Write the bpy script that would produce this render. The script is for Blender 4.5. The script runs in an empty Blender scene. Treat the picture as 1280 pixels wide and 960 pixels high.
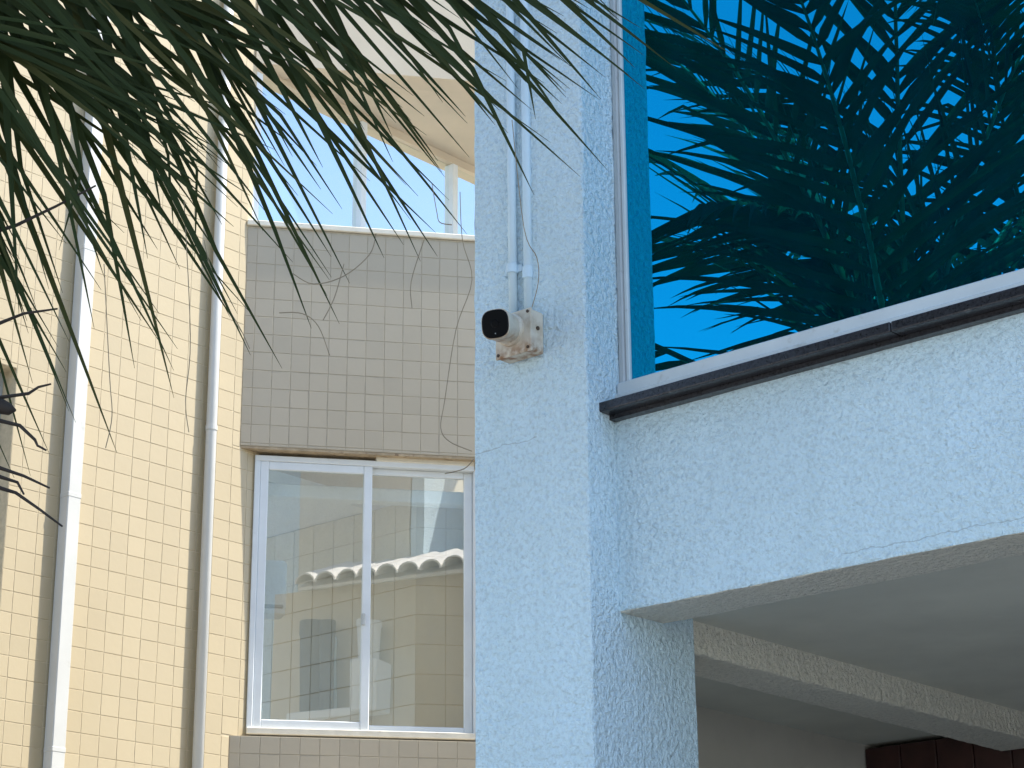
import bpy, bmesh, math, random
from mathutils import Vector, Matrix
random.seed(7)
SC = bpy.context.scene
COL = SC.collection
R = math.radians

# ------------------------------------------------------------------ camera
PITCH, ROLL, FPX = 0.3363185, -0.00791484, 2666.14
cd = bpy.data.cameras.new('camera')
cam = bpy.data.objects.new('camera', cd); COL.objects.link(cam)
cam.location = (0, 0, 1.6)
fw = Vector((0, math.cos(PITCH), math.sin(PITCH))); up = Vector((0, -math.sin(PITCH), math.cos(PITCH))); rt = Vector((1, 0, 0))
rt2 = rt*math.cos(ROLL) + up*math.sin(ROLL); up2 = up*math.cos(ROLL) - rt*math.sin(ROLL)
cam.rotation_euler = Matrix((rt2, up2, -fw)).transposed().to_euler()
cd.sensor_width = 36; cd.lens = FPX/1280*36; cd.clip_end = 3000; cd.clip_start = 0.05
SC.camera = cam

# ------------------------------------------------------------------ light
SUN_AZ, SUN_EL = R(7.0), R(57)          # direction towards the sun, counter-clockwise from +X
wd = bpy.data.worlds.new('World'); SC.world = wd; wd.use_nodes = True
nt = wd.node_tree; nt.nodes.clear()
sky = nt.nodes.new('ShaderNodeTexSky'); sky.sky_type = 'NISHITA'; sky.sun_disc = False
sky.sun_elevation = SUN_EL; sky.sun_rotation = math.pi/2 - SUN_AZ
sky.air_density = 1.0; sky.dust_density = 0.6; sky.ozone_density = 1.6
bg = nt.nodes.new('ShaderNodeBackground'); bg.inputs['Strength'].default_value = 0.15
wo = nt.nodes.new('ShaderNodeOutputWorld')
nt.links.new(sky.outputs[0], bg.inputs[0]); nt.links.new(bg.outputs[0], wo.inputs[0])
sd = bpy.data.lights.new('sun', 'SUN'); sd.energy = 3.6; sd.angle = R(0.53); sd.color = (1.0, 0.94, 0.84)
sun = bpy.data.objects.new('sun', sd); COL.objects.link(sun)
sdir = Vector((math.cos(SUN_EL)*math.cos(SUN_AZ), math.cos(SUN_EL)*math.sin(SUN_AZ), math.sin(SUN_EL)))
sun.rotation_euler = sdir.to_track_quat('Z', 'Y').to_euler(); sun.location = sdir*60
vs = SC.view_settings
vs.view_transform = 'Standard'; vs.look = 'None'; vs.exposure = 1.3; vs.gamma = 1.0; vs.use_curve_mapping = False

# ------------------------------------------------------------------ frames of the place
YU, YW = 0.8565386, 0.1969444
UD = Vector((math.sin(YU), -math.cos(YU), 0)); VD = Vector((math.cos(YU), math.sin(YU), 0))
AZU = math.atan2(UD.y, UD.x)
O = Vector((0.20356, 5.5, 0))                     # foot of the blue pillar's near corner
CF = O + UD*(-4.31) + VD*2.562                    # foot of the tiled building's corner
WROT = YW - AZU                                   # window wall turned against the side wall

# ------------------------------------------------------------------ helpers
def link(o, parent=None):
    COL.objects.link(o)
    if parent: o.parent = parent
    return o
def empty(name, loc=(0, 0, 0), rz=0.0):
    o = bpy.data.objects.new(name, None); o.location = loc; o.rotation_euler = (0, 0, rz); o.empty_display_size = .2
    return link(o)
def tag(o, label=None, cat=None, group=None, kind=None):
    if label: o['label'] = label
    if cat: o['category'] = cat
    if group: o['group'] = group
    if kind: o['kind'] = kind
    return o
def obj(name, bm, mat, parent=None, loc=(0, 0, 0), rz=0.0, smooth=False):
    me = bpy.data.meshes.new(name)
    if isinstance(bm, bmesh.types.BMesh):
        bmesh.ops.recalc_face_normals(bm, faces=bm.faces[:]); bm.to_mesh(me); bm.free()
    else:
        me.from_pydata(bm[0], [], bm[1]); me.update()
    if mat: me.materials.append(mat)
    if smooth: me.polygons.foreach_set('use_smooth', [True]*len(me.polygons))
    o = bpy.data.objects.new(name, me); o.location = loc; o.rotation_euler = (0, 0, rz)
    return link(o, parent)
def bx(bm, lo, hi, bev=0.0, seg=1):
    b = bmesh.new(); bmesh.ops.create_cube(b, size=1.0)
    for v in b.verts:
        v.co = Vector([lo[i] + (v.co[i]+.5)*(hi[i]-lo[i]) for i in range(3)])
    if bev: bmesh.ops.bevel(b, geom=b.edges[:], offset=bev, segments=seg, affect='EDGES', profile=.5)
    me = bpy.data.meshes.new('tmp'); b.to_mesh(me); b.free(); bm.from_mesh(me); bpy.data.meshes.remove(me)
    return bm
def box(lo, hi, bev=0.0, seg=1): return bx(bmesh.new(), lo, hi, bev, seg)
def prism(bm, poly, z0, z1):
    lo = [bm.verts.new((x, y, z0)) for x, y in poly]; hi = [bm.verts.new((x, y, z1)) for x, y in poly]
    n = len(poly); bm.faces.new(lo[::-1]); bm.faces.new(hi)
    for i in range(n): bm.faces.new((lo[i], lo[(i+1) % n], hi[(i+1) % n], hi[i]))
    return bm
def tube(bm, pts, rad, n=8, cap=True):
    pts = [Vector(p) for p in pts]
    if not hasattr(rad, '__len__'): rad = [rad]*len(pts)
    rings = []; side = None
    for i, p in enumerate(pts):
        t = (pts[min(i+1, len(pts)-1)] - pts[max(i-1, 0)]).normalized()
        if side is None: side = t.orthogonal().normalized()
        side = (side - t*side.dot(t)).normalized(); b = t.cross(side)
        rings.append([bm.verts.new(p + (side*math.cos(a)+b*math.sin(a))*rad[i]) for a in [2*math.pi*k/n for k in range(n)]])
    for a, b in zip(rings, rings[1:]):
        for k in range(n): bm.faces.new((a[k], a[(k+1) % n], b[(k+1) % n], b[k]))
    if cap: bm.faces.new(rings[0][::-1]); bm.faces.new(rings[-1])
    return bm
def lathe(bm, prof, n=24, mtx=None):
    rings = []
    for r, h in prof:
        rings.append([bm.verts.new((mtx or Matrix()) @ Vector((r*math.cos(2*math.pi*k/n), r*math.sin(2*math.pi*k/n), h))) for k in range(n)])
    for a, b in zip(rings, rings[1:]):
        for k in range(n): bm.faces.new((a[k], a[(k+1) % n], b[(k+1) % n], b[k]))
    bm.faces.new(rings[0][::-1]); bm.faces.new(rings[-1])
    return bm
def rough_block(lo, hi, step=.03, amp=.0015, round_=.006):
    """a rendered (stuccoed) block: box whose long edges are slightly rounded and uneven"""
    b = bmesh.new(); bmesh.ops.create_cube(b, size=1.0)
    for v in b.verts: v.co = Vector([lo[i] + (v.co[i]+.5)*(hi[i]-lo[i]) for i in range(3)])
    bmesh.ops.bevel(b, geom=b.edges[:], offset=round_, segments=2, affect='EDGES', profile=.5)
    for ax in range(3):
        L = hi[ax]-lo[ax]; n = int(min(L/step, 140))
        for k in range(1, n):
            co = Vector((0, 0, 0)); co[ax] = lo[ax] + L*k/n; no = Vector((0, 0, 0)); no[ax] = 1
            # only cut edges close to the block's edges matter: a plain bisect keeps it simple
            if ax == max(range(3), key=lambda i: hi[i]-lo[i]):
                bmesh.ops.bisect_plane(b, geom=b.verts[:]+b.edges[:]+b.faces[:], plane_co=co, plane_no=no)
    rnd = random.Random(hash((round(lo[0], 2), round(hi[2], 2))) & 255)
    for v in b.verts:
        on = sum(1 for i in range(3) if min(abs(v.co[i]-lo[i]), abs(v.co[i]-hi[i])) < round_*1.2)
        if on >= 2: v.co += Vector([rnd.uniform(-amp, amp) for _ in range(3)])
    return b

# ------------------------------------------------------------------ materials
def newmat(name):
    m = bpy.data.materials.new(name); m.use_nodes = True
    return m, m.node_tree.nodes, m.node_tree.links, m.node_tree.nodes['Principled BSDF']
def noise(N, L, scale, detail=4, rough=.5, coord='Object', vec=None):
    tc = N.new('ShaderNodeTexCoord'); n = N.new('ShaderNodeTexNoise')
    n.inputs['Scale'].default_value = scale; n.inputs['Detail'].default_value = detail; n.inputs['Roughness'].default_value = rough
    L.new(vec if vec else tc.outputs[coord], n.inputs['Vector']); return n
def ramp(N, L, fac, stops):
    r = N.new('ShaderNodeValToRGB'); L.new(fac, r.inputs[0]); e = r.color_ramp.elements
    while len(e) < len(stops): e.new(.5)
    for s, (p, c) in zip(e, stops): s.position = p; s.color = (*c, 1) if len(c) == 3 else c
    return r
def mixc(N, L, fac, a, b, mode='MIX'):
    m = N.new('ShaderNodeMix'); m.data_type = 'RGBA'; m.blend_type = mode
    for sock, val in ((m.inputs[0], fac), (m.inputs[6], a), (m.inputs[7], b)):
        if isinstance(val, (int, float)): sock.default_value = val
        elif isinstance(val, tuple): sock.default_value = (*val, 1)
        else: L.new(val, sock)
    return m.outputs[2]
def bump(N, L, bsdf, h, strength, dist):
    b = N.new('ShaderNodeBump'); b.inputs['Strength'].default_value = strength; b.inputs['Distance'].default_value = dist
    L.new(h, b.inputs['Height']); L.new(b.outputs[0], bsdf.inputs['Normal']); return b
def simple(name, col, rough=.5, var=.12, scale=9, metallic=0, bstr=.0, bscale=120, dirt=None):
    m, N, L, B = newmat(name)
    n = noise(N, L, scale, 5, .6)
    lo = tuple(c*(1-var) for c in col); hi = tuple(min(1, c*(1+var)) for c in col)
    r = ramp(N, L, n.outputs[0], [(.3, lo), (.7, hi)]); c = r.outputs[0]
    if dirt:
        n2 = noise(N, L, dirt[1], 6, .65); f = ramp(N, L, n2.outputs[0], [(dirt[2], (0, 0, 0)), (min(.99, dirt[2]+.18), (1, 1, 1))])
        c = mixc(N, L, f.outputs[0], c, dirt[0])
    L.new(c, B.inputs['Base Color'])
    B.inputs['Roughness'].default_value = rough; B.inputs['Metallic'].default_value = metallic
    if bstr:
        b = noise(N, L, bscale, 3, .6); bump(N, L, B, b.outputs[0], bstr, .004)
    return m

def stucco(name, col, stain=True, crack=None, gs=60, gd=.0085, fs=85):
    m, N, L, B = newmat(name)
    n = noise(N, L, 1.3, 5, .6)
    r = ramp(N, L, n.outputs[0], [(.25, tuple(c*.93 for c in col)), (.75, tuple(min(1, c*1.05) for c in col))])
    fine = noise(N, L, fs, 3, .6)
    c = mixc(N, L, .23, r.outputs[0], ramp(N, L, fine.outputs[0], [(.34, (.25, .25, .25)), (.52, (1, 1, 1))]).outputs[0], 'MULTIPLY')  # dark grain paints the plaster relief's shading into the colour
    if stain:
        tc = N.new('ShaderNodeTexCoord'); mp = N.new('ShaderNodeMapping'); mp.inputs['Scale'].default_value = (7, 7, .55)
        L.new(tc.outputs['Object'], mp.inputs[0]); st = noise(N, L, 1.6, 5, .6, vec=mp.outputs[0])
        f = ramp(N, L, st.outputs[0], [(.5, (0, 0, 0)), (.78, (.35, .35, .35))])
        c = mixc(N, L, f.outputs[0], c, tuple(x*y for x, y in zip(col, (.78, .80, .78))))
    if stain:
        pn = noise(N, L, .9, 6, .62); pf = ramp(N, L, pn.outputs[0], [(.48, (0, 0, 0)), (.72, (.55, .55, .55))])
        c = mixc(N, L, pf.outputs[0], c, tuple(x*y for x, y in zip(col, (.93, .90, .84))))
    if crack:
        tc = N.new('ShaderNodeTexCoord'); sx = N.new('ShaderNodeSeparateXYZ'); L.new(tc.outputs['Object'], sx.inputs[0])
        wn_ = noise(N, L, 9, 4, .6); ma = N.new('ShaderNodeMath'); ma.operation = 'MULTIPLY_ADD'; L.new(wn_.outputs[0], ma.inputs[0]); ma.inputs[1].default_value = .05; L.new(sx.outputs['Z'], ma.inputs[2])
        df = N.new('ShaderNodeMath'); df.operation = 'SUBTRACT'; L.new(ma.outputs[0], df.inputs[0]); df.inputs[1].default_value = crack[0]+.025
        ab = N.new('ShaderNodeMath'); ab.operation = 'ABSOLUTE'; L.new(df.outputs[0], ab.inputs[0])
        lt = N.new('ShaderNodeMath'); lt.operation = 'LESS_THAN'; L.new(ab.outputs[0], lt.inputs[0]); lt.inputs[1].default_value = .0014
        gx = N.new('ShaderNodeMath'); gx.operation = 'COMPARE'; L.new(sx.outputs['X'], gx.inputs[0]); gx.inputs[1].default_value = crack[1]; gx.inputs[2].default_value = crack[2]
        mm = N.new('ShaderNodeMath'); mm.operation = 'MULTIPLY'; L.new(lt.outputs[0], mm.inputs[0]); L.new(gx.outputs[0], mm.inputs[1])
        m3 = N.new('ShaderNodeMath'); m3.operation = 'MULTIPLY'; L.new(mm.outputs[0], m3.inputs[0]); m3.inputs[1].default_value = crack[3]
        c = mixc(N, L, m3.outputs[0], c, tuple(x*.35 for x in col))
    L.new(c, B.inputs['Base Color']); B.inputs['Roughness'].default_value = .75
    big = noise(N, L, gs, 3.5, .62)
    rr = ramp(N, L, big.outputs[0], [(.3, (0, 0, 0)), (.7, (1, 1, 1))])
    bump(N, L, B, rr.outputs[0], 1.0, gd)
    return m

BLUE = (.67, .85, .945)
M = {}
M['blue_stucco'] = stucco('blue_stucco', BLUE)
M['pillar_stucco'] = stucco('pillar_stucco', BLUE, crack=(3.41, -.30, .12, .45), gs=56, gd=.0095, fs=72)
M['lintel_stucco'] = stucco('lintel_stucco', BLUE, crack=(2.94, 1.2, .5, .45), gs=66, gd=.0085, fs=92)
M['grey_stucco'] = stucco('grey_stucco', (.78, .76, .66), False)
M['ceiling_paint'] = simple('ceiling_paint', (.61, .61, .53), .8, .1, 2.2, bstr=.15, bscale=60)
M['portico_wall'] = simple('portico_wall', (.50, .48, .42), .8, .1, 2.5, bstr=.2, bscale=70)
M['dark_wood'] = simple('dark_wood', (.04, .014, .011), .35, .3, 14)
M['granite'] = simple('granite', (.022, .022, .026), .22, .6, 160, dirt=((.14, .135, .13), 26, .63), bstr=.25, bscale=90)
M['alu'] = simple('white_aluminium', (.74, .78, .80), .35, .05, 6, dirt=((.45, .44, .40), 18, .66))
M['alu_dull'] = simple('weathered_aluminium', (.56, .62, .64), .45, .07, 5, dirt=((.36, .37, .34), 14, .62))
M['alu_grey'] = simple('aluminium', (.42, .45, .46), .4, .08, 10, dirt=((.2, .2, .19), 30, .6))
M['pvc'] = simple('pvc', (.56, .56, .53), .45, .05, 4, dirt=((.40, .39, .35), 7, .66))
M['pvc_painted'] = simple('painted_conduit', (.58, .73, .82), .5, .04, 8, dirt=((.48, .56, .6), 14, .62), bstr=.15, bscale=60)
M['render_plain'] = simple('plain_render', (.66, .56, .42), .85, .07, 2.2, bstr=.3, bscale=90)
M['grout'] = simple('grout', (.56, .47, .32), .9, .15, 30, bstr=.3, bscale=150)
M['grout_w'] = simple('grout_shaded', (.405, .355, .27), .9, .12, 30, bstr=.3, bscale=150)  # same grout, darkened to go with the shade-toned tiles
M['cap'] = simple('ledge_cap', (.72, .68, .58), .7, .08, 12, dirt=((.36, .25, .15), 16, .64))
M['rust_band'] = simple('stained_render', (.42, .33, .22), .85, .25, 14, dirt=((.16, .10, .055), 22, .55))
M['curtain'] = simple('curtain', (.80, .82, .84), .85, .05, 3)
M['room_paint'] = simple('room_paint', (.90, .90, .89), .8, .03, 2)
M['concrete'] = simple('concrete', (.38, .36, .32), .9, .15, 1.2, bstr=.3, bscale=40)
M['asphalt'] = simple('asphalt', (.055, .055, .055), .9, .2, 5, bstr=.3, bscale=80)
M['black_plastic'] = simple('black_plastic', (.004, .004, .005), .3, .1, 30)
M['black_plastic'].node_tree.nodes['Principled BSDF'].inputs['Specular IOR Level'].default_value = .12
M['dark_metal'] = simple('rusty_screw', (.06, .035, .02), .6, .4, 90)
M['tank_blue'] = simple('tank_plastic', (.10, .16, .24), .5, .1, 4)
M['tank_dark'] = simple('tank_fibre_cement', (.05, .05, .05), .8, .2, 5)
M['white_paint'] = simple('white_paint', (.80, .80, .77), .6, .05, 3, dirt=((.5, .47, .42), 6, .66))
M['roof_tile'] = simple('white_roof_tile', (.74, .72, .68), .75, .12, 6, dirt=((.36, .34, .3), 7, .62))
M['beige_wall'] = simple('beige_wall', (.62, .52, .36), .85, .08, 1.5)
M['house_blue'] = simple('house_blue', (.25, .38, .52), .8, .08, 1.5)
M['clay'] = simple('clay_tile', (.20, .12, .09), .85, .25, 5)
M['trunk'] = simple('palm_trunk', (.15, .125, .10), .9, .3, 8, bstr=.6, bscale=25)
M['twig'] = simple('dry_twig', (.022, .016, .012), .8, .3, 30)
M['fibre'] = simple('dry_fibre', (.20, .165, .11), .8, .2, 30)

def tilemat(name, col, rough):
    m, N, L, B = newmat(name)
    oi = N.new('ShaderNodeObjectInfo'); ge = N.new('ShaderNodeNewGeometry')
    ad = N.new('ShaderNodeMath'); ad.operation = 'ADD'; L.new(oi.outputs['Random'], ad.inputs[0]); L.new(ge.outputs['Random Per Island'], ad.inputs[1])
    fr = N.new('ShaderNodeMath'); fr.operation = 'FRACT'; L.new(ad.outputs[0], fr.inputs[0])
    r = ramp(N, L, fr.outputs[0], [(0, tuple(c*.965 for c in col)), (.5, col), (1, tuple(min(1, c*1.03) for c in col))])
    n = noise(N, L, 2.3, 5, .6, 'Generated' if False else 'Object')
    n2 = N.new('ShaderNodeTexNoise'); n2.inputs['Scale'].default_value = 1.4; n2.inputs['Detail'].default_value = 6; L.new(ge.outputs['Position'], n2.inputs['Vector'])
    f = ramp(N, L, n2.outputs[0], [(.45, (0, 0, 0)), (.8, (.28, .28, .28))])
    c = mixc(N, L, f.outputs[0], r.outputs[0], tuple(x*y for x, y in zip(col, (.80, .77, .70))))
    L.new(c, B.inputs['Base Color']); B.inputs['Roughness'].default_value = rough
    n3 = N.new('ShaderNodeTexNoise'); n3.inputs['Scale'].default_value = 35; n3.inputs['Detail'].default_value = 2; L.new(ge.outputs['Position'], n3.inputs['Vector'])
    bump(N, L, B, n3.outputs[0], .12, .004)
    return m
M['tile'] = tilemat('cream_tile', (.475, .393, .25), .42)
M['tile_w'] = tilemat('cream_tile_shaded', (.425, .375, .29), .42)  # same cream tile, with the bay's shade mixed into its colour
M['room_tile'] = tilemat('room_tile', (.72, .66, .54), .25)

def glassmat(name, refl, tint=(1, 1, 1), trans=(.93, .96, .95), rough=0.0, dust_veil=None):
    m, N, L, B = newmat(name); N.remove(B); out = [n for n in N if n.type == 'OUTPUT_MATERIAL'][0]
    t = N.new('ShaderNodeBsdfTransparent'); t.inputs[0].default_value = (*trans, 1)
    g = N.new('ShaderNodeBsdfGlossy'); g.inputs['Roughness'].default_value = rough; g.inputs[0].default_value = (*tint, 1)
    fr = N.new('ShaderNodeFresnel'); fr.inputs[0].default_value = 1.5
    mx = N.new('ShaderNodeMath'); mx.operation = 'MAXIMUM'; mx.inputs[1].default_value = refl; L.new(fr.outputs[0], mx.inputs[0])
    n = noise(N, L, 1.6, 2, .4); b = N.new('ShaderNodeBump'); b.inputs['Strength'].default_value = .05; b.inputs['Distance'].default_value = .02
    L.new(n.outputs[0], b.inputs['Height']); L.new(b.outputs[0], g.inputs['Normal'])
    ge = N.new('ShaderNodeNewGeometry'); iv = N.new('ShaderNodeMath'); iv.operation = 'SUBTRACT'; iv.inputs[0].default_value = 1; L.new(ge.outputs['Backfacing'], iv.inputs[1])
    mb = N.new('ShaderNodeMath'); mb.operation = 'MULTIPLY'; L.new(mx.outputs[0], mb.inputs[0]); L.new(iv.outputs[0], mb.inputs[1])
    ms = N.new('ShaderNodeMixShader'); L.new(mb.outputs[0], ms.inputs[0]); L.new(t.outputs[0], ms.inputs[1]); L.new(g.outputs[0], ms.inputs[2])
    fin = ms.outputs[0]
    if dust_veil:
        df = N.new('ShaderNodeBsdfDiffuse'); df.inputs[0].default_value = (*dust_veil[0], 1)
        tc = N.new('ShaderNodeTexCoord'); mp = N.new('ShaderNodeMapping'); mp.inputs['Scale'].default_value = (3, 3, .7); L.new(tc.outputs['Object'], mp.inputs[0])
        dn = noise(N, L, 2.2, 6, .65, vec=mp.outputs[0]); fr2 = ramp(N, L, dn.outputs[0], [(.3, (dust_veil[1]*.6,)*3), (.75, (dust_veil[1]*1.6,)*3)])
        m2 = N.new('ShaderNodeMixShader'); L.new(fr2.outputs[0], m2.inputs[0]); L.new(fin, m2.inputs[1]); L.new(df.outputs[0], m2.inputs[2]); fin = m2.outputs[0]
    L.new(fin, out.inputs[0]); return m
M['glass'] = glassmat('window_glass', .34, dust_veil=((.6, .6, .58), .05))
M['glass_sky'] = glassmat('sky_window_glass', .08)
M['glass_blue'] = glassmat('blue_mirror_glass', .80, (.004, .44, .68), (.02, .10, .16), dust_veil=((.01, .24, .42), .045))  # its blue diffuse layer is a painted haze that lifts the dark reflections

def leafmat(name, col, col2):
    m, N, L, B = newmat(name); out = [n for n in N if n.type == 'OUTPUT_MATERIAL'][0]
    oi = N.new('ShaderNodeObjectInfo'); ge = N.new('ShaderNodeNewGeometry')
    ad = N.new('ShaderNodeMath'); ad.operation = 'ADD'; L.new(oi.outputs['Random'], ad.inputs[0]); L.new(ge.outputs['Random Per Island'], ad.inputs[1])
    fr = N.new('ShaderNodeMath'); fr.operation = 'FRACT'; L.new(ad.outputs[0], fr.inputs[0])
    r = ramp(N, L, fr.outputs[0], [(0, col), (.8, tuple(c*1.25 for c in col)), (1, col2)])
    L.new(r.outputs[0], B.inputs['Base Color']); B.inputs['Roughness'].default_value = .6; B.inputs['Specular IOR Level'].default_value = .18
    tr = N.new('ShaderNodeBsdfTranslucent'); tr.inputs[0].default_value = (col[0]*1.6, col[1]*1.6, col[2]*.8, 1)
    ms = N.new('ShaderNodeMixShader'); ms.inputs[0].default_value = .18
    L.new(B.outputs[0], ms.inputs[1]); L.new(tr.outputs[0], ms.inputs[2]); L.new(ms.outputs[0], out.inputs[0]); return m
M['leaf'] = leafmat('palm_leaf', (.019, .031, .009), (.05, .052, .015))
M['rachis'] = simple('palm_rachis', (.075, .095, .03), .5, .25, 12)

# ------------------------------------------------------------------ ground
g = bmesh.new(); bmesh.ops.create_grid(g, x_segments=1, y_segments=1, size=600)
tag(obj('ground', g, M['concrete'], loc=(0, 0, 0)), kind='structure')
road = obj('road', box((-60, -13.5, -.2), (60, -6.5, .006)), M['asphalt'], rz=0); tag(road, kind='structure')

# ------------------------------------------------------------------ tiled building (local: x = out of the side wall, y = along it, z up)
cb = empty('tiled_building', CF, AZU)
tag(cb, 'cream tiled building with sunlit side wall and shaded window bay', 'building')
D_OP = -1.37       # edge of the side wall's own window
sw = bmesh.new()
bx(sw, (-.25, -3.4, 0), (-.004, .6, 3.0)); bx(sw, (-.25, D_OP, 3.0), (-.004, .135, 6.05)); bx(sw, (-.25, D_OP, 6.05), (-.004, .03, 7.3))
bx(sw, (-.25, -3.4, 7.3), (-.004, .03, 10.5)); bx(sw, (-.25, -3.4, 4.92), (-.004, D_OP, 7.3)); bx(sw, (-.25, -3.4, 3.0), (-.004, -2.9, 4.92))
side = obj('side_wall', sw, M['grout'], cb)
# window wall: its own frame, x along the wall, y into the building
WP = dict(loc=(0, 0, 0), rz=WROT)
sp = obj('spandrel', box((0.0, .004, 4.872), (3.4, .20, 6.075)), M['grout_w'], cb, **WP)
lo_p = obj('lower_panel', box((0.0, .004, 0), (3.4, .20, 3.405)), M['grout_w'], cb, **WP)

# ---- tiles: rounded flat caps standing proud of the grout
CY, CZ = .1045, .0965      # side wall pitch
WX, WZ = .0965, .098
def tile_mesh(w, h, t=.0017, j=.0033, e=.0011):
    """in the x-y plane, facing +z"""
    a, b = w/2-j/2, h/2-j/2
    V = [(-a, -b, 0), (a, -b, 0), (a, b, 0), (-a, b, 0), (-a, -b, t-e), (a, -b, t-e), (a, b, t-e), (-a, b, t-e),
         (-a+e, -b+e, t), (a-e, -b+e, t), (a-e, b-e, t), (-a+e, b-e, t)]
    F = [(i, (i+1) % 4, 4+(i+1) % 4, 4+i) for i in range(4)] + [(4+i, 4+(i+1) % 4, 8+(i+1) % 4, 8+i) for i in range(4)] + [(8, 9, 10, 11)]
    return V, F
cinv = cam.matrix_world
CAMR = Matrix((rt2, up2, -fw)); CAML = Vector((0, 0, 1.6))
def to_px(p):
    c = CAMR @ (Vector(p)-CAML)
    if c.z > -.01: return None
    return 640 + FPX*c.x/-c.z, 480 - FPX*c.y/-c.z
MC = Matrix.Translation(CF) @ Matrix.Rotation(AZU, 4, 'Z')
MW = MC @ Matrix.Rotation(WROT, 4, 'Z')
tiles = []      # (matrix in building frame, w, h, material key, world centre)
def add_tile(kind, a0, a1, z0, z1):
    w, h = a1-a0, z1-z0
    if w < .012 or h < .012: return
    ca, cz = (a0+a1)/2, (z0+z1)/2
    rnd = random.Random(int(ca*7919)*31+int(cz*104729))
    tilt = Matrix.Rotation(rnd.uniform(-.006, .006), 4, 'X') @ Matrix.Rotation(rnd.uniform(-.006, .006), 4, 'Y')
    if kind == 'C':     # faces +x : tile x -> +y, tile y -> z, tile z -> +x
        m = Matrix(((0, 0, 1, -.004), (1, 0, 0, ca), (0, 1, 0, cz), (0, 0, 0, 1))) @ tilt
    elif kind == 'W':   # in window frame faces -y
        m = Matrix.Rotation(WROT, 4, 'Z') @ Matrix(((1, 0, 0, ca), (0, 0, -1, .004), (0, 1, 0, cz), (0, 0, 0, 1))) @ tilt
    tiles.append((m, w, h, kind))
def grid(kind, a_lo, a_hi, z_lo, z_hi, pa, pz, oa, oz, hole=None):
    i0 = math.floor((a_lo-oa)/pa); i1 = math.ceil((a_hi-oa)/pa); j0 = math.floor((z_lo-oz)/pz); j1 = math.ceil((z_hi-oz)/pz)
    for i in range(i0, i1):
        for j in range(j0, j1):
            a0, a1 = max(a_lo, oa+i*pa), min(a_hi, oa+(i+1)*pa); z0, z1 = max(z_lo, oz+j*pz), min(z_hi, oz+(j+1)*pz)
            add_tile(kind, a0, a1, z0, z1)
OA_C, OZ_C = 1.884-2.562, 3.398
A_L = OA_C + CY*6                       # last whole joint before the corner
grid('C', D_OP, A_L, 2.7, 8.0, CY, CZ, OA_C, OZ_C)
grid('C', A_L, 0, 2.7, 3.405, CY, CZ, OA_C, OZ_C)
grid('C', A_L, .105, 3.406, 4.86, CY, CZ, OA_C, OZ_C)
grid('C', A_L, 0, 4.861, 8.0, CY, CZ, OA_C, OZ_C)
grid('C', -3.0, D_OP, 4.92, 8.0, CY, CZ, OA_C, OZ_C)
OA_W, OZ_W = .051, 5.573
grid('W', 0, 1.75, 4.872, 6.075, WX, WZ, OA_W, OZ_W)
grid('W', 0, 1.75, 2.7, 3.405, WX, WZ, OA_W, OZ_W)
def score(t):
    c = MC @ t[0] @ Vector((0, 0, .004)); q = to_px(c)
    if not q or not (-15 < q[0] < 1295 and -15 < q[1] < 975): return 0
    if t[3] == 'W' and q[0] > 592: return 0
    if t[3] == 'C' and q[0] < 640 and q[1] < 40: return 0
    cs = []
    for sx, sy in ((-1, -1), (1, -1), (1, 1), (-1, 1)): cs.append(to_px(MC @ t[0] @ Vector((sx*t[1]/2, sy*t[2]/2, .004))))
    ar = 0
    for k in range(4): ar += cs[k][0]*cs[(k+1) % 4][1] - cs[(k+1) % 4][0]*cs[k][1]
    return abs(ar)/2
tiles.sort(key=lambda t: -score(t))
cache = {}
for m, w, h, k in tiles[:300]:
    key = (round(w, 3), round(h, 3), k)
    if key not in cache:
        me = bpy.data.meshes.new('tile'); V, F = tile_mesh(w, h); me.from_pydata(V, [], F); me.update()
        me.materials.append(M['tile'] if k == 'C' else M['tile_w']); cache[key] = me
    o = bpy.data.objects.new('tile', cache[key]); COL.objects.link(o)
    o.parent = side if k == 'C' else (sp if (m.translation.z > 4) else lo_p)
    o.matrix_local = m if k == 'C' else Matrix.Rotation(-WROT, 4, 'Z') @ m
V, F, mi = [], [], []
for m, w, h, k in tiles[300:]:
    tv, tf = tile_mesh(w, h); b = len(V); V += [m @ Vector(p) for p in tv]; F += [tuple(b+i for i in f) for f in tf]; mi += [0 if k == 'C' else 1]*len(tf)
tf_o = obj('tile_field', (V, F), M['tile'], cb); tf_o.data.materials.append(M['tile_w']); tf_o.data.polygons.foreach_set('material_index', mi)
tag(tf_o, kind='stuff')

# ---- cap on the spandrel, stained underside, fascia and soffit above
obj('ledge_cap', box((-.004, -.012, 6.078), (3.4, .9, 6.108), .004), M['cap'], cb, **WP)
obj('stained_soffit', box((.002, .006, 4.860), (3.4, .19, 4.871)), M['rust_band'], cb, **WP)
fa = bmesh.new()
bx(fa, (0.012, .0, 7.03), (3.4, .16, 10.5))
obj('fascia', fa, M['render_plain'], cb, **WP)
so = prism(bmesh.new(), [(-.2, -.12), (2.2, 2.84-.05), (-.2, 2.84)], 7.05, 7.3)
obj('balcony_soffit', so, M['render_plain'], cb)
# upper window: glass in the plane of the side wall, behind the ledge
uw = obj('upper_window', box((-.09, .035, 7.0), (-.02, 2.4, 7.049)), M['render_plain'], cb)
for y0, y1 in ((.035, .085), (.84, .885), (1.60, 1.645), (2.36, 2.40)): obj('window_frame', box((-.085, y0, 6.06), (-.015, y1, 7.0), .003), M['alu'], uw)
for y0, y1 in ((.085, .84), (.885, 1.60), (1.645, 2.36)): obj('pane', box((-.055, y0, 6.06), (-.049, y1, 7.0)), M['glass_sky'], uw)
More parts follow.
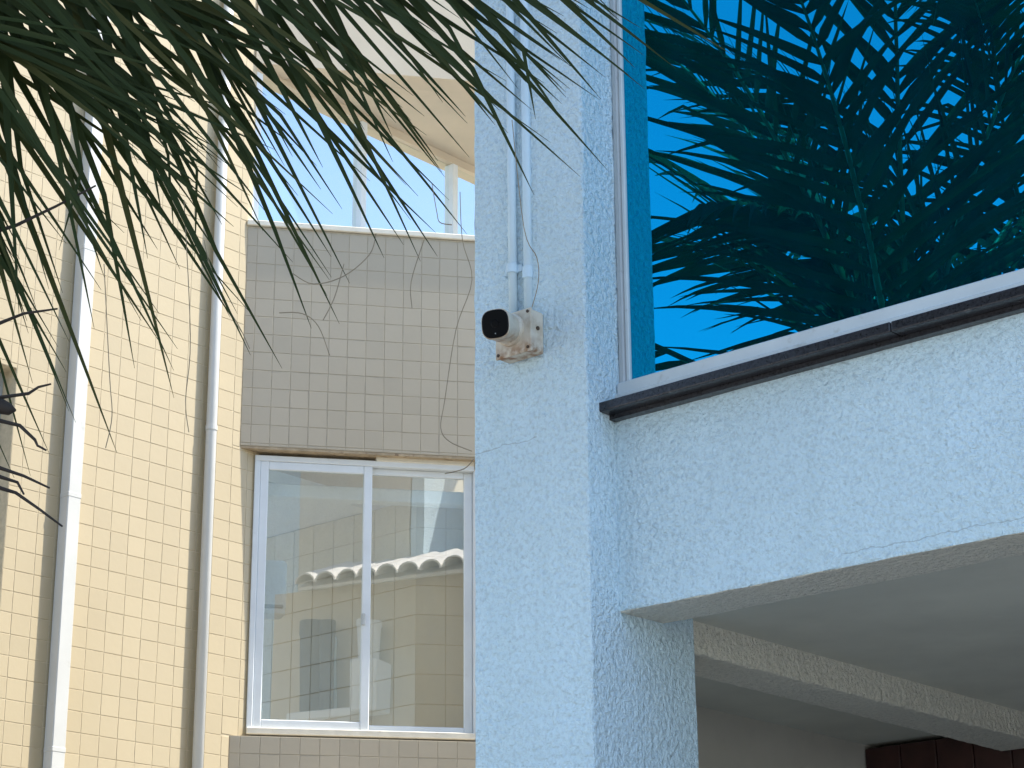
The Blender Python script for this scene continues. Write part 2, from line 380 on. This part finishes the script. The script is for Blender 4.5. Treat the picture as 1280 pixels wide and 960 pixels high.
# ---- lower sliding window
X0, X1, Z0, Z1 = .082, 1.212, 3.432, 4.842
lw = obj('window', box((X0, .052, Z1-.03), (X1, .125, Z1), .003), M['alu'], cb, **WP)
obj('window_frame', box((X0, .052, Z0), (X0+.028, .125, Z1-.03), .003), M['alu'], lw)
obj('window_frame', box((X1-.005, .052, Z0), (X1+.03, .125, Z1-.03), .003), M['alu'], lw)
obj('window_pier', box((X1+.031, .03, 3.40), (3.4, .2, 4.86)), M['render_plain'], cb, **WP)
obj('window_sill', box((X0, .035, Z0-.012), (X1, .13, Z0+.022), .004), M['cap'], lw)
def sash(x0, x1, z0, z1, y0, y1, w=.043, wt=None):
    wt = wt or w
    obj('sash_stile', box((x0, y0, z0), (x0+w, y1, z1), .004), M['alu'], lw)
    obj('sash_stile', box((x1-w, y0, z0), (x1, y1, z1), .004), M['alu'], lw)
    obj('sash_rail', box((x0+w, y0+.001, z1-wt), (x1-w, y1-.001, z1), .004), M['alu'], lw)
    obj('sash_rail', box((x0+w, y0+.001, z0), (x1-w, y1-.001, z0+wt), .004), M['alu'], lw)
    obj('pane', box((x0+w-.004, (y0+y1)/2-.002, z0+wt-.004), (x1-w+.004, (y0+y1)/2+.002, z1-wt+.004)), M['glass'], lw)
sash(X0+.028, .682, Z0+.022, Z1-.03, .056, .082)
sash(.640, X1-.006, Z0+.022, Z1-.03, .088, .114, wt=.034)
obj('latch', box((.637, .043, 3.98), (.655, .056, 4.04), .003), M['alu_grey'], lw)
hb = bmesh.new(); bx(hb, (.70, .047, Z1-.004), (X1, .12, Z1+.024), .004)
obj('head_filler', hb, M['cap'], cb, **WP)

# ---- room behind the sliding window (walls square to the side wall)
room = bmesh.new()
obj('room_ceiling', box((-2.2, .10, 4.735), (-.02, 3.6, 4.80)), M['room_paint'], cb)
CN = (-.015, 1.12)          # the room's projecting corner, local (x, y)
Mi = Matrix.Rotation(WROT, 4, 'Z')
corner = Mi @ Vector((.955, .34, 0))
ra = obj('room_wall', box((corner.x-3.0, corner.y+.004, 2.9), (corner.x, corner.y+.14, 4.733)), M['grout'], cb)
rb = obj('room_wall', box((0, .004, 2.9), (1.2, .1, 4.733)), M['grout'], cb, loc=(corner.x, corner.y, 0), rz=WROT)
RT = .155
def room_tiles(parent, x_lo, x_hi, ox):
    j = 0; z1 = 4.733
    zs = [4.733, 4.733-.155]
    while zs[-1] > 3.1: zs.append(zs[-1]-RT)
    x = ox
    while x+RT <= x_lo+1e-6: x += RT
    cols = []
    while x < x_hi-1e-6: cols.append((max(x, x_lo), min(x+RT, x_hi))); x += RT
    for a, b in cols:
        for zt, zb in zip(zs, zs[1:]):
            V, F = tile_mesh(b-a, zt-zb, .005, .004, .001)
            key = ('r', round(b-a, 3), round(zt-zb, 3))
            if key not in cache:
                me = bpy.data.meshes.new('tile'); me.from_pydata(V, [], F); me.update(); me.materials.append(M['room_tile']); cache[key] = me
            o = bpy.data.objects.new('tile', cache[key]); COL.objects.link(o); o.parent = parent
            o.matrix_local = Matrix(((1, 0, 0, (a+b)/2), (0, 0, -1, parent_y(parent)), (0, 1, 0, (zt+zb)/2), (0, 0, 0, 1)))
def parent_y(p): return corner.y+.004 if p is ra else .004
room_tiles(ra, corner.x-1.9, corner.x, corner.x-RT*13)
room_tiles(rb, 0, .6, 0)
obj('room_floor', box((-2.2, .25, 2.8), (.6, 3.6, 2.88)), M['room_paint'], cb)
obj('blind_box', box((X0+.03, .17, 4.66), (1.6, .24, 4.732), .006), M['room_paint'], cb, **WP)

# ---- side wall's own window at the frame's left edge
s2 = obj('side_window', box((-.16, D_OP-.06, 3.0), (-.10, D_OP, 4.92), .003), M['alu_grey'], cb)
obj('window_frame', box((-.16, -2.9, 4.86), (-.10, D_OP-.06, 4.92), .003), M['alu_grey'], s2)
obj('window_frame', box((-.16, -2.9, 3.0), (-.10, D_OP-.06, 3.06), .003), M['alu_grey'], s2)
obj('pane', box((-.135, -2.9, 3.06), (-.13, D_OP-.06, 4.86)), M['glass'], s2)
# body of the building behind, back left open to let skylight brighten the room
bd = bmesh.new(); bx(bd, (-2.3, -3.4, 0), (-2.2, 3.6, 2.78)); bx(bd, (-2.3, 3.6, 0), (1.8, 3.7, 6.05)); bx(bd, (-2.3, -3.5, 0), (-.25, -3.4, 6.05))
bx(bd, (-2.2, -3.4, 4.82), (-.26, 3.6, 6.05)); bx(bd, (-2.2, -3.4, 2.6), (-.26, 3.6, 2.78))
obj('body', bd, M['render_plain'], cb)

# ------------------------------------------------------------------ cable duct and rain pipe on the side wall
du = empty('cable_duct', MC @ Vector((0, 1.505-2.562, 0)), AZU)
tag(du, 'wide white square duct running up the sunlit cream tiled wall', 'duct')
zc = [0, 2.2, 4.37, 6.37, 8.2, 10.4]
for a, b in zip(zc, zc[1:]):
    obj('duct_length', box((.003, -.032, a+.002), (.066, .042, b-.002), .004), M['pvc'], du)
for z in (3.2, 4.37, 5.6, 6.37): obj('joint_cover', box((.0035, -.0335, z-.012), (.0675, .0435, z+.012), .003), M['pvc'], du)
rp = empty('rain_pipe', MC @ Vector((.034, 2.34-2.562, 0)), AZU)
tag(rp, 'slim round white pipe running up the cream wall beside the window bay', 'pipe')
obj('pipe', tube(bmesh.new(), [(0, 0, 0), (0, 0, 10.4)], .027, 20), M['pvc'], rp, smooth=True)
for z in (3.0, 4.9, 6.6):
    b = tube(bmesh.new(), [(0, 0, z-.012), (0, 0, z+.012)], .030, 20); bx(b, (-.034, -.008, z-.011), (-.02, .008, z+.011)); obj('pipe_clip', b, M['pvc'], rp)

# ------------------------------------------------------------------ blue building (local: x along the facade towards us, y into it)
bb = empty('blue_building', O, AZU)
tag(bb, 'pale blue rough plastered building with pillar, open portico and mirrored window', 'building')
pil = obj('pillar', rough_block((-.413, 0, 0), (0, .458, 8.6)), M['pillar_stucco'], bb)
lt_ = obj('lintel', rough_block((-.02, .123, 2.906), (6.5, .318, 3.452)), M['lintel_stucco'], bb)
lt_.data.materials.append(M['grey_stucco'])
for p_ in lt_.data.polygons: p_.material_index = 1 if p_.normal.z < -.75 else 0
obj('beam', rough_block((-.20, .46, 2.850), (-.012, 2.55, 3.0)), M['grey_stucco'], bb)
pc = box((-.41, .32, 2.943), (6.5, 4.0, 3.2)); bx(pc, (-.77, .60, 2.944), (-.411, 4.0, 3.2)); obj('portico_ceiling', pc, M['ceiling_paint'], bb)
SXW = -.84
obj('portico_side_wall', box((SXW, .55, 0), (-.775, 4.0, 5.10)), M['beige_wall'], bb)
obj('wall_lining', box((-.7749, .56, 0), (-.77, 2.7, 2.95)), M['portico_wall'], bb)
bw = obj('portico_back_wall', box((-.77, 2.75, 0), (6.5, 2.9, 2.943)), M['portico_wall'], bb)
wd_ = obj('wood_cladding', box((-.766, 2.58, 0), (1.6, 2.748, 2.93)), M['dark_wood'], bb)
x = -.766
while x < 1.5:
    obj('plank', box((x+.002, 2.556, .02), (x+.148, 2.58, 2.925), .003), M['dark_wood'], wd_); x += .15
up_ = bmesh.new()
bx(up_, (-.02, .20, 5.75), (6.5, .45, 8.6)); bx(up_, (2.9, .20, 3.46), (6.5, .45, 5.75)); bx(up_, (-.41, 1.4, 3.2), (6.5, 1.5, 8.6))
bx(up_, (-.41, .46, 8.4), (6.5, 1.4, 8.59)); bx(up_, (6.5, .13, 0), (6.6, 4.0, 3.2)); bx(up_, (6.4, .46, 3.2), (6.5, 1.39, 8.4)); bx(up_, (-.77, 3.9, 0), (6.5, 4.0, 5.3))
obj('upper_wall', up_, M['blue_stucco'], bb)
obj('sky_reflection_blocker', box((.3, 1.51, 5.31), (6.4, 3.89, 6.9)), M['grey_stucco'], bb)  # unseen block added to keep bright sky out of the sliding window's reflection
obj('upper_side_wall', box((-.409, .4585, 3.2), (-.31, 1.39, 8.39)), M['grey_stucco'], bb)
obj('window_board', box((.0015, .12, 3.455), (2.9, .45, 3.468)), M['grey_stucco'], bb)
# mirrored window
mw = obj('mirrored_window', box((.003, .128, 3.515), (2.9, .19, 3.556), .004), M['alu_dull'], bb)
obj('sill_rail', box((.006, .112, 3.494), (2.9, .188, 3.516), .003), M['alu_dull'], mw)
obj('window_frame', box((.0016, .142, 3.556), (.020, .20, 5.75), .003), M['alu_grey'], mw)
obj('window_frame', box((.020, .150, 3.556), (.034, .195, 5.75), .003), M['alu_dull'], mw)
obj('window_frame', box((2.86, .14, 3.556), (2.9, .2, 5.75), .003), M['alu_dull'], mw)
obj('pane', box((.030, .160, 3.55), (2.87, .166, 5.75)), M['glass_blue'], mw)
obj('dark_backing', box((.04, .40, 3.47), (2.9, .44, 5.74)), M['dark_wood'], bb)  # dark panel standing in for the unlit room behind the glass
# granite sill in lengths
si = obj('granite_sill', box((-.004, .096, 3.440), (6.5, .30, 3.453)), M['granite'], bb)
x = -.004
for ln in (.93, 1.1, 1.2, 1.2):
    obj('sill_slab', box((x, .052, 3.4535), (x+ln-.002, .30, 3.4815), .004, 2), M['granite'], si); x += ln

# ------------------------------------------------------------------ security camera, its box, its conduits
MB_ = Matrix.Translation(O) @ Matrix.Rotation(AZU, 4, 'Z')
jx, jz = -.212, 3.705
jb = empty('junction_box', MB_ @ Vector((jx, 0, jz)), AZU)
tag(jb, 'square white plastic junction box with rust stains on the blue pillar', 'junction box')
jb_body = obj('box_body', box((-.064, -.055, -.062), (.064, -.0005, .062), .007, 2), M['white_box'] if 'white_box' in M else M['pvc'], jb)
obj('box_lid', box((-.066, -.060, -.064), (.066, -.052, .064), .003, 2), M['pvc'], jb)
for sx, sz in ((-.055, -.053), (.055, -.053), (.055, .053), (-.055, .053)):
    b = lathe(bmesh.new(), [(.0045, -.002), (.0045, .002)], 12, Matrix.Translation((sx, -.061, sz)) @ Matrix.Rotation(R(90), 4, 'X')); obj('screw', b, M['dark_metal'], jb)
obj('side_plug', lathe(bmesh.new(), [(.006, -.002), (.006, .002)], 12, Matrix.Translation((.0655, -.03, .008)) @ Matrix.Rotation(R(90), 4, 'Y')), M['dark_metal'], jb)

def rust_white():
    m, N, L, B = newmat('stained_white_plastic')
    n = noise(N, L, 20, 5, .6); f = ramp(N, L, n.outputs[0], [(.52, (0, 0, 0)), (.78, (1, 1, 1))])
    tc = N.new('ShaderNodeTexCoord'); sp_ = N.new('ShaderNodeSeparateXYZ'); L.new(tc.outputs['Object'], sp_.inputs[0])
    low = N.new('ShaderNodeMapRange'); low.inputs['From Min'].default_value = -.015; low.inputs['From Max'].default_value = -.062; L.new(sp_.outputs['Z'], low.inputs[0])
    n2 = noise(N, L, 34, 4, .6); mu = N.new('ShaderNodeMath'); mu.operation = 'MULTIPLY'; L.new(low.outputs[0], mu.inputs[0])
    r2 = ramp(N, L, n2.outputs[0], [(.4, (.1, .1, .1)), (.62, (1, 1, 1))]); L.new(r2.outputs[0], mu.inputs[1])
    c = mixc(N, L, f.outputs[0], (.62, .57, .47), (.42, .33, .22)); c = mixc(N, L, mu.outputs[0], c, (.26, .125, .05))
    L.new(c, B.inputs['Base Color']); B.inputs['Roughness'].default_value = .45; return m
M['stained_white'] = rust_white()
for o in jb.children:
    if o.name.startswith('box'): o.data.materials.clear(); o.data.materials.append(M['stained_white'])

sc_ = empty('security_camera', MB_ @ Vector((jx-.006, -.060, jz+.010)), AZU)
tag(sc_, 'white bullet security camera with black face on the blue pillar', 'security camera')
AX = Vector((.32, -1, -.17)).normalized()           # where the camera looks, in the wall's frame
q = AX.to_track_quat('Z', 'X').to_matrix().to_4x4()
obj('base_plate', lathe(bmesh.new(), [(.047, 0), (.047, .010), (.043, .016)], 32, Matrix.Rotation(R(90), 4, 'X')), M['stained_white'], sc_, smooth=False)
def sq_ring(bm, r, h, n=32, p=3.0):
    vs = []
    for k in range(n):
        a = 2*math.pi*k/n+math.pi/n; c, s = math.cos(a), math.sin(a); d = (abs(c)**p+abs(s)**p)**(-1/p)
        vs.append(bm.verts.new(q @ Vector((r*c*d, r*s*d, h))))
    return vs
def loft(prof, cap0=True, cap1=True):
    bm = bmesh.new(); rs = [sq_ring(bm, r, h) for r, h in prof]
    for a, b in zip(rs, rs[1:]):
        for k in range(len(a)): bm.faces.new((a[k], a[(k+1) % len(a)], b[(k+1) % len(a)], b[k]))
    if cap0: bm.faces.new(rs[0][::-1])
    if cap1: bm.faces.new(rs[-1])
    return bm
obj('swivel', lathe(bmesh.new(), [(.030, .008), (.030, .026), (.024, .034)], 28, Matrix.Rotation(R(90), 4, 'X')), M['stained_white'], sc_)
hs = obj('housing', loft([(.030, .020), (.037, .030), (.040, .05), (.041, .098), (.0425, .104), (.0425, .112), (.0405, .113)]), M['stained_white'], sc_)
fc = obj('front_face', loft([(.0398, .1131), (.0398, .116), (.0375, .1175)]), M['black_plastic'], sc_)
obj('lens', lathe(bmesh.new(), [(.012, .1176), (.012, .1185), (.009, .1192)], 24, q), M['black_plastic'], fc)
obj('status_light', lathe(bmesh.new(), [(.0016, .1176), (.0016, .1184)], 10, q @ Matrix.Translation((-.028, 0, 0))), M['alu_grey'], fc)
for a in (50, 170, 290):
    p_ = (.037*math.cos(R(a)), -.0165, .037*math.sin(R(a)))
    obj('screw', lathe(bmesh.new(), [(.0055, -.002), (.0055, .002)], 12, Matrix.Translation(p_) @ Matrix.Rotation(R(90), 4, 'X')), M['dark_metal'], sc_)

c1 = empty('conduit_pipe', MB_ @ Vector((-.254, -.0185, jz+.06)), AZU)
tag(c1, 'painted conduit nearer the pillar edge rising from the security camera box', 'conduit', 'conduits on the blue pillar')
obj('pipe', tube(bmesh.new(), [(.004, .004, 0), (.002, .004, .5), (0, .004, 2.0), (0, .004, 4.8)], .0125, 16), M['pvc_painted'], c1, smooth=True)
b = tube(bmesh.new(), [(.0035, 0, .145), (.0035, 0, .172)], .0165, 16); bx(b, (-.03, .008, .148), (.034, .018, .169)); obj('clamp', b, M['pvc_painted'], c1)
c2 = empty('conduit_pipe', MB_ @ Vector((-.206, -.012, jz+.06)), AZU)
tag(c2, 'second painted conduit on the window side rising from the camera box', 'conduit', 'conduits on the blue pillar')
obj('conduit_run', tube(bmesh.new(), [(.004, .008, 0), (.002, .008, .5), (-.004, .008, 2.0), (-.004, .008, 4.8)], .0130, 16), M['pvc_painted'], c2, smooth=True)
b = tube(bmesh.new(), [(.004, .006, .12), (.004, .006, .155)], .0155, 16); obj('coupling', b, M['pvc_painted'], c2)

# ------------------------------------------------------------------ air conditioner inside the room
ac = empty('air_conditioner', MW @ Vector((.20, .42, 4.10)), AZU+WROT)
tag(ac, 'white wall air conditioner seen through the left pane of the sliding window', 'air conditioner')
obj('housing', box((-.3, -.1, 0), (.085, .12, .27), .025, 3), M['room_paint'], ac)
obj('outlet', box((-.28, -.103, .014), (.07, -.02, .036), .006), M['alu_grey'], ac)
obj('flap', box((-.29, -.115, -.02), (.078, -.06, .006), .006), M['room_paint'], ac)

# ------------------------------------------------------------------ side of the blue building (mirrored in the sliding window)
SX = -.84                                            # face of the side wall, looking towards the tiled building
ev = obj('eave', prism(bmesh.new(), [(0, 0), (-.10, -.02), (-.10, .0), (0, .06), (1.2, .50), (1.2, .42)], .80, 3.9), M['roof_tile'], bb)
for v in ev.data.vertices: x_, y_, z_ = v.co; v.co = (SX+x_, z_, 5.10+y_)
tm = bmesh.new(); n = 10; rings = []
for xx, zz in ((-.15, -.005), (.5, .235)):
    rings.append([tm.verts.new((xx, .082*math.cos(math.pi*k/n), zz+.07*math.sin(math.pi*k/n))) for k in range(n+1)] + [tm.verts.new((xx, .070*math.cos(math.pi*k/n), zz+.058*math.sin(math.pi*k/n))) for k in range(n, -1, -1)])
a, b = rings
for k in range(len(a)): tm.faces.new((a[k], a[(k+1) % len(a)], b[(k+1) % len(a)], b[k]))
for r_ in (a, b):
    for k in range(n): tm.faces.new((r_[k], r_[k+1], r_[2*n-k], r_[2*n+1-k]))
t0 = obj('roof_tile', tm, M['roof_tile'], ev, loc=(SX, .88, 5.118))
for k in range(1, 17):
    c = t0.copy(); COL.objects.link(c); c.parent = ev; c.location = (SX+random.uniform(-.015, .015), .88+.166*k, 5.118+random.uniform(-.006, .006))
obj('ledge', box((SX-.2, .80, 4.17), (SX-.001, 1.30, 4.225), .006), M['white_paint'], bb)
obj('shutter', box((SX-.03, .84, 4.226), (SX-.002, 1.07, 4.72), .004), M['tank_dark'], bb)
obj('post', box((SX-.06, 1.03, 4.226), (SX-.031, 1.085, 4.74), .004), M['blue_stucco'], bb)
def mloc(y_, z_, out=.1): return MB_ @ Vector((SX-out, y_, z_))
hb_ = obj('meter_box', box((-.10, -.105, 0), (.095, .105, .34), .008), M['white_paint'], loc=mloc(1.39, 4.20), rz=AZU); tag(hb_, 'white meter box mirrored just right of the middle mullion', 'meter box')
def pot(y_, z_, r, h, mat, label, out=.11):
    t = empty('bucket', mloc(y_, z_, out), AZU); tag(t, label, 'bucket', 'buckets on the mirrored ledge')
    obj('bucket_body', lathe(bmesh.new(), [(r*.85, 0), (r, h*.86)], 24), mat, t)
    obj('rim', lathe(bmesh.new(), [(r*1.06, h*.86), (r*1.06, h), (r*.9, h)], 24), mat, t)
pot(1.38, 4.5405, .085, .27, M['white_paint'], 'pale bucket on top of the mirrored white meter box')
pot(.93, 4.2255, .085, .62, M['tank_dark'], 'wide dark drum mirrored in the left pane of the sliding window')
pot(1.08, 4.2255, .055, .60, M['tank_dark'], 'slim dark drum mirrored next to the middle mullion', .16)

# ------------------------------------------------------------------ palms
def leaflet(base, d0, wax, ln, w0, droop, rnd, segs=7, kink=None):
    """ribbon folded along its midrib: returns verts, faces relative to base"""
    V, F = [], []; p = Vector((0, 0, 0)); d = d0.normalized(); st = ln/segs
    for i in range(segs+1):
        t = i/segs
        w = w0*min(1, .35+t*5)*(max(0, 1-t)**.8) + .0007
        s = (wax - d*wax.dot(d)).normalized(); nrm = d.cross(s)
        V += [p - s*w*.5 + nrm*w*.16, p.copy(), p + s*w*.5 + nrm*w*.16]
        d = (d + Vector((0, 0, -1))*droop*(.25+1.6*t*t)/segs).normalized()
        if kink and i == kink[0]: d = (d + kink[1]).normalized()
        p = p + d*st
    for i in range(segs):
        a = 3*i; F += [(a, a+1, a+4, a+3), (a+1, a+2, a+5, a+4)]
    return V, F
def frond(parent, az, el, L, bend, leaf_len, hang=.5, single=False, seed=0, n=52, droop=.5, w0=.024, s0=.2, base=(0, 0, 0), curl=0., th0=62, th1=30, spread=1.0):
    rnd = random.Random(seed); base = Vector(base)
    pts, tans = [base.copy()], []; N = 40; p = base.copy()
    for i in range(N):
        s = (i+.5)/N; e = el - bend*s**1.4; a = az+curl*s
        t = Vector((math.cos(e)*math.cos(a), math.cos(e)*math.sin(a), math.sin(e))); tans.append(t); p = p + t*(L/N); pts.append(p.copy())
    tans.append(tans[-1])
    fr = obj('frond', tube(bmesh.new(), pts[::2], [.019*(1-.86*i/(len(pts[::2])-1)) for i in range(len(pts[::2]))], 6), M['rachis'], parent, smooth=True)
    VV, FF, out = [], [], []
    for k in range(n):
        s = s0 + (1-s0)*(k+rnd.uniform(-.25, .25))/(n-1); s = min(max(s, s0), .995)
        i = int(s*N); f_ = s*N-i; P = pts[i].lerp(pts[min(i+1, N)], f_); T = tans[min(i, N)]
        S = T.cross(Vector((0, 0, 1))).normalized()
        for sd_ in (-1, 1):
            th = R(th0 + (th1-th0)*s + rnd.uniform(-9, 9))
            d = T*math.cos(th) + (S*sd_*spread*(1-hang*.62) + Vector((0, 0, -1))*hang + Vector((0, 0, 1))*.22*(1-hang))*math.sin(th)
            ln = leaf_len*(.74+.26*math.sin(math.pi*min(1, s*1.25)**.8))*rnd.uniform(.7, 1.15)
            if s > .93: ln *= .8
            kink = (rnd.choice((4, 5)), Vector((rnd.uniform(-.5, .5), rnd.uniform(-.5, .5), -.5))) if rnd.random() < .10 else None
            V, F = leaflet(P, d, T + Vector((0, 0, .25)), ln, w0*rnd.uniform(.75, 1.15), droop*rnd.uniform(.55, 1.5), rnd, kink=kink)
            out.append((P.copy(), V, F))
    return fr, out
def finish_leaves(fr, leaves, single):
    if single:
        for P, V, F in leaves:
            obj('leaflet', (V, F), M['leaf'], fr, loc=P, smooth=True)
    else:
        VV, FF = [], []
        for P, V, F in leaves:
            b = len(VV); VV += [P+v for v in V]; FF += [tuple(b+i for i in f) for f in F]
        tag(obj('foliage', (VV, FF), M['leaf'], fr, smooth=True), kind='stuff')
def palm(loc, h, label, specs, seed, lean=(0, 0)):
    t = empty('palm_tree', loc); tag(t, label, 'palm tree', 'palms in front of the blue building')
    rnd = random.Random(seed); tp = [(lean[0]*(k/10)**2, lean[1]*(k/10)**2, (h-.05)*k/10) for k in range(11)]
    obj('trunk', tube(bmesh.new(), tp, [.15-.05*k/10+(.05 if k == 0 else 0) for k in range(11)], 16), M['trunk'], t, smooth=True)
    obj('crown_shaft', tube(bmesh.new(), [(lean[0], lean[1], h-.1), (lean[0], lean[1], h+.35), (lean[0], lean[1], h+.6)], [.10, .085, .03], 14), M['rachis'], t, smooth=True)
    for i, sp_ in enumerate(specs):
        sp_ = dict(sp_); single = sp_.pop('single', False)
        fr, lv = frond(t, seed=seed*100+i, base=(lean[0], lean[1], h+sp_.pop('dz', .3)), **sp_)
        finish_leaves(fr, lv, single)
    return t
A = R
specs = [
    dict(az=A(-1), el=A(13), L=1.95, bend=A(4), leaf_len=.92, hang=1.0, single=True, dz=-.07, n=28, droop=.03, th0=104, th1=46, w0=.021, spread=.3, s0=.3),
    dict(az=A(3), el=A(17), L=1.85, bend=A(10), leaf_len=1.0, hang=1.0, single=True, dz=-.02, n=30, droop=.03, th0=80, th1=44, w0=.021, spread=.3, s0=.25),
    dict(az=A(-5), el=A(20), L=1.75, bend=A(18), leaf_len=.95, hang=1.0, single=True, dz=-.06, n=25, droop=.03, th0=66, th1=42, w0=.018, spread=.3, s0=.3),
    dict(az=A(-5), el=A(25), L=1.0, bend=A(62), leaf_len=.98, hang=.7, single=True, dz=-.02, n=10, droop=.05, th0=40, th1=14, w0=.021, spread=.35, s0=.5),
    dict(az=A(-3), el=A(22), L=.92, bend=A(80), leaf_len=.74, hang=1.0, single=True, dz=-.02, n=20, droop=.3, th0=70, th1=30, w0=.018, spread=.5, s0=.5),
    dict(az=A(-2), el=A(14), L=1.3, bend=A(24), leaf_len=.66, hang=.85, single=True, dz=.0, n=9, droop=.05, th0=62, th1=26, w0=.021, spread=.5, s0=.5),
    dict(az=A(1), el=A(22), L=2.15, bend=A(16), leaf_len=.75, hang=1.0, single=True, dz=.0, n=9, droop=.03, th0=60, th1=46, w0=.017, spread=.3, s0=.86),
]
for k, a in enumerate((28, 96, 150, 190, 225, 262, 300, 330)):
    specs.append(dict(az=A(a), el=A(58-14*(k % 3)), L=2.7, bend=A(60), leaf_len=.9, hang=.45, dz=.1, n=28, droop=.35, w0=.046))
for k, a in enumerate((15, 60, 100, 135, 170, 245, 325)):
    specs.append(dict(az=A(a), el=A(80-8*(k % 2)), L=2.6, bend=A(45), leaf_len=.9, hang=.3, dz=.2, n=28, droop=.25, w0=.048))
p1 = palm((-1.95, 4.0, 0), 3.75, 'palm whose drooping fronds hang across the upper left of the photo', specs, 1)
specs2 = []
for k, a in enumerate((0, 22, 45, 70, 95, 120, 150, 180, 215, 250, 285, 315, 340)):
    specs2.append(dict(az=A(a+5), el=A(72-17*(k % 3)), L=2.9, bend=A(62), leaf_len=.85, hang=.4, dz=.2, n=48, droop=.5, w0=.036))
p2 = palm((-3.1, 2.9, 0), 4.1, 'second palm seen only mirrored in the blue window', specs2, 2)

# dry flower stalk and loose fibres of the near palm
def at(px, py, y):
    d = rt2*((px-640)/FPX) - up2*((py-480)/FPX) + fw
    return Vector((0, 0, 1.6)) + d*(y/d.y)
P1 = Vector((-1.95, 4.0, 0))
stalk = obj('flower_stalk', tube(bmesh.new(), [(.06, 0, 3.8), (.35, -.03, 3.72), (.62, -.05, 3.5), (.76, -.05, 3.2), (.80, -.05, 2.95)], [.018, .014, .011, .008, .006], 7), M['twig'], p1, smooth=True)
for pts in ([(-60, 470), (0, 497), (36, 492), (48, 484), (64, 480)], [(-60, 500), (0, 526), (25, 532), (44, 550), (47, 557), (58, 563)], [(-60, 560), (0, 585), (30, 595), (62, 610)],
            [(-60, 570), (0, 596), (22, 603), (30, 618)], [(-60, 570), (0, 610), (20, 616), (50, 637), (78, 658)], [(-50, 420), (0, 404), (30, 392), (72, 386)], [(-40, 300), (20, 282), (70, 258), (120, 232)]):
    obj('twig', tube(bmesh.new(), [at(x, y, 3.93)-P1 for x, y in pts], [.0050-.0030*i/(len(pts)-1) for i in range(len(pts))], 5), M['twig'], stalk)
obj('seed_husk', tube(bmesh.new(), [at(-20, 500, 3.93)-P1, at(0, 508, 3.93)-P1, at(12, 512, 3.93)-P1, at(20, 513, 3.93)-P1], [.012, .016, .012, .002], 7), M['twig'], stalk, smooth=True)
def smooth_pts(pts, k=5):
    out = []
    P = [Vector(p) for p in pts]; P = [P[0]]+P+[P[-1]]
    for i in range(1, len(P)-2):
        for j in range(k):
            t = j/k; a, b, c, d = P[i-1], P[i], P[i+1], P[i+2]
            out.append(.5*((2*b)+(c-a)*t+(2*a-5*b+4*c-d)*t*t+(3*b-a-3*c+d)*t**3))
    out.append(P[-2]); return out
for pts in ([(575, 240), (578, 300), (590, 350), (570, 412), (556, 500), (551, 535), (562, 552), (590, 564)], [(592, 574), (580, 586), (556, 592)], [(470, 292), (462, 318), (430, 345), (392, 355), (366, 342)],
            [(349, 391), (378, 392), (398, 408), (412, 444)], [(640, 150), (655, 285), (671, 322), (673, 352), (665, 384)], [(540, 230), (546, 265), (550, 278), (565, 281)], [(255, 300), (262, 330), (278, 372), (300, 410), (312, 436)],
            [(230, 250), (238, 420), (232, 500), (236, 540)], [(130, 330), (137, 470), (140, 520), (132, 560)], [(530, 300), (514, 352), (515, 385)], [(430, 330), (418, 372), (404, 400)]):
    obj('fibre', tube(bmesh.new(), smooth_pts([at(x, y, 3.96)-P1 for x, y in pts]), .0011, 4), M['fibre'], p1)
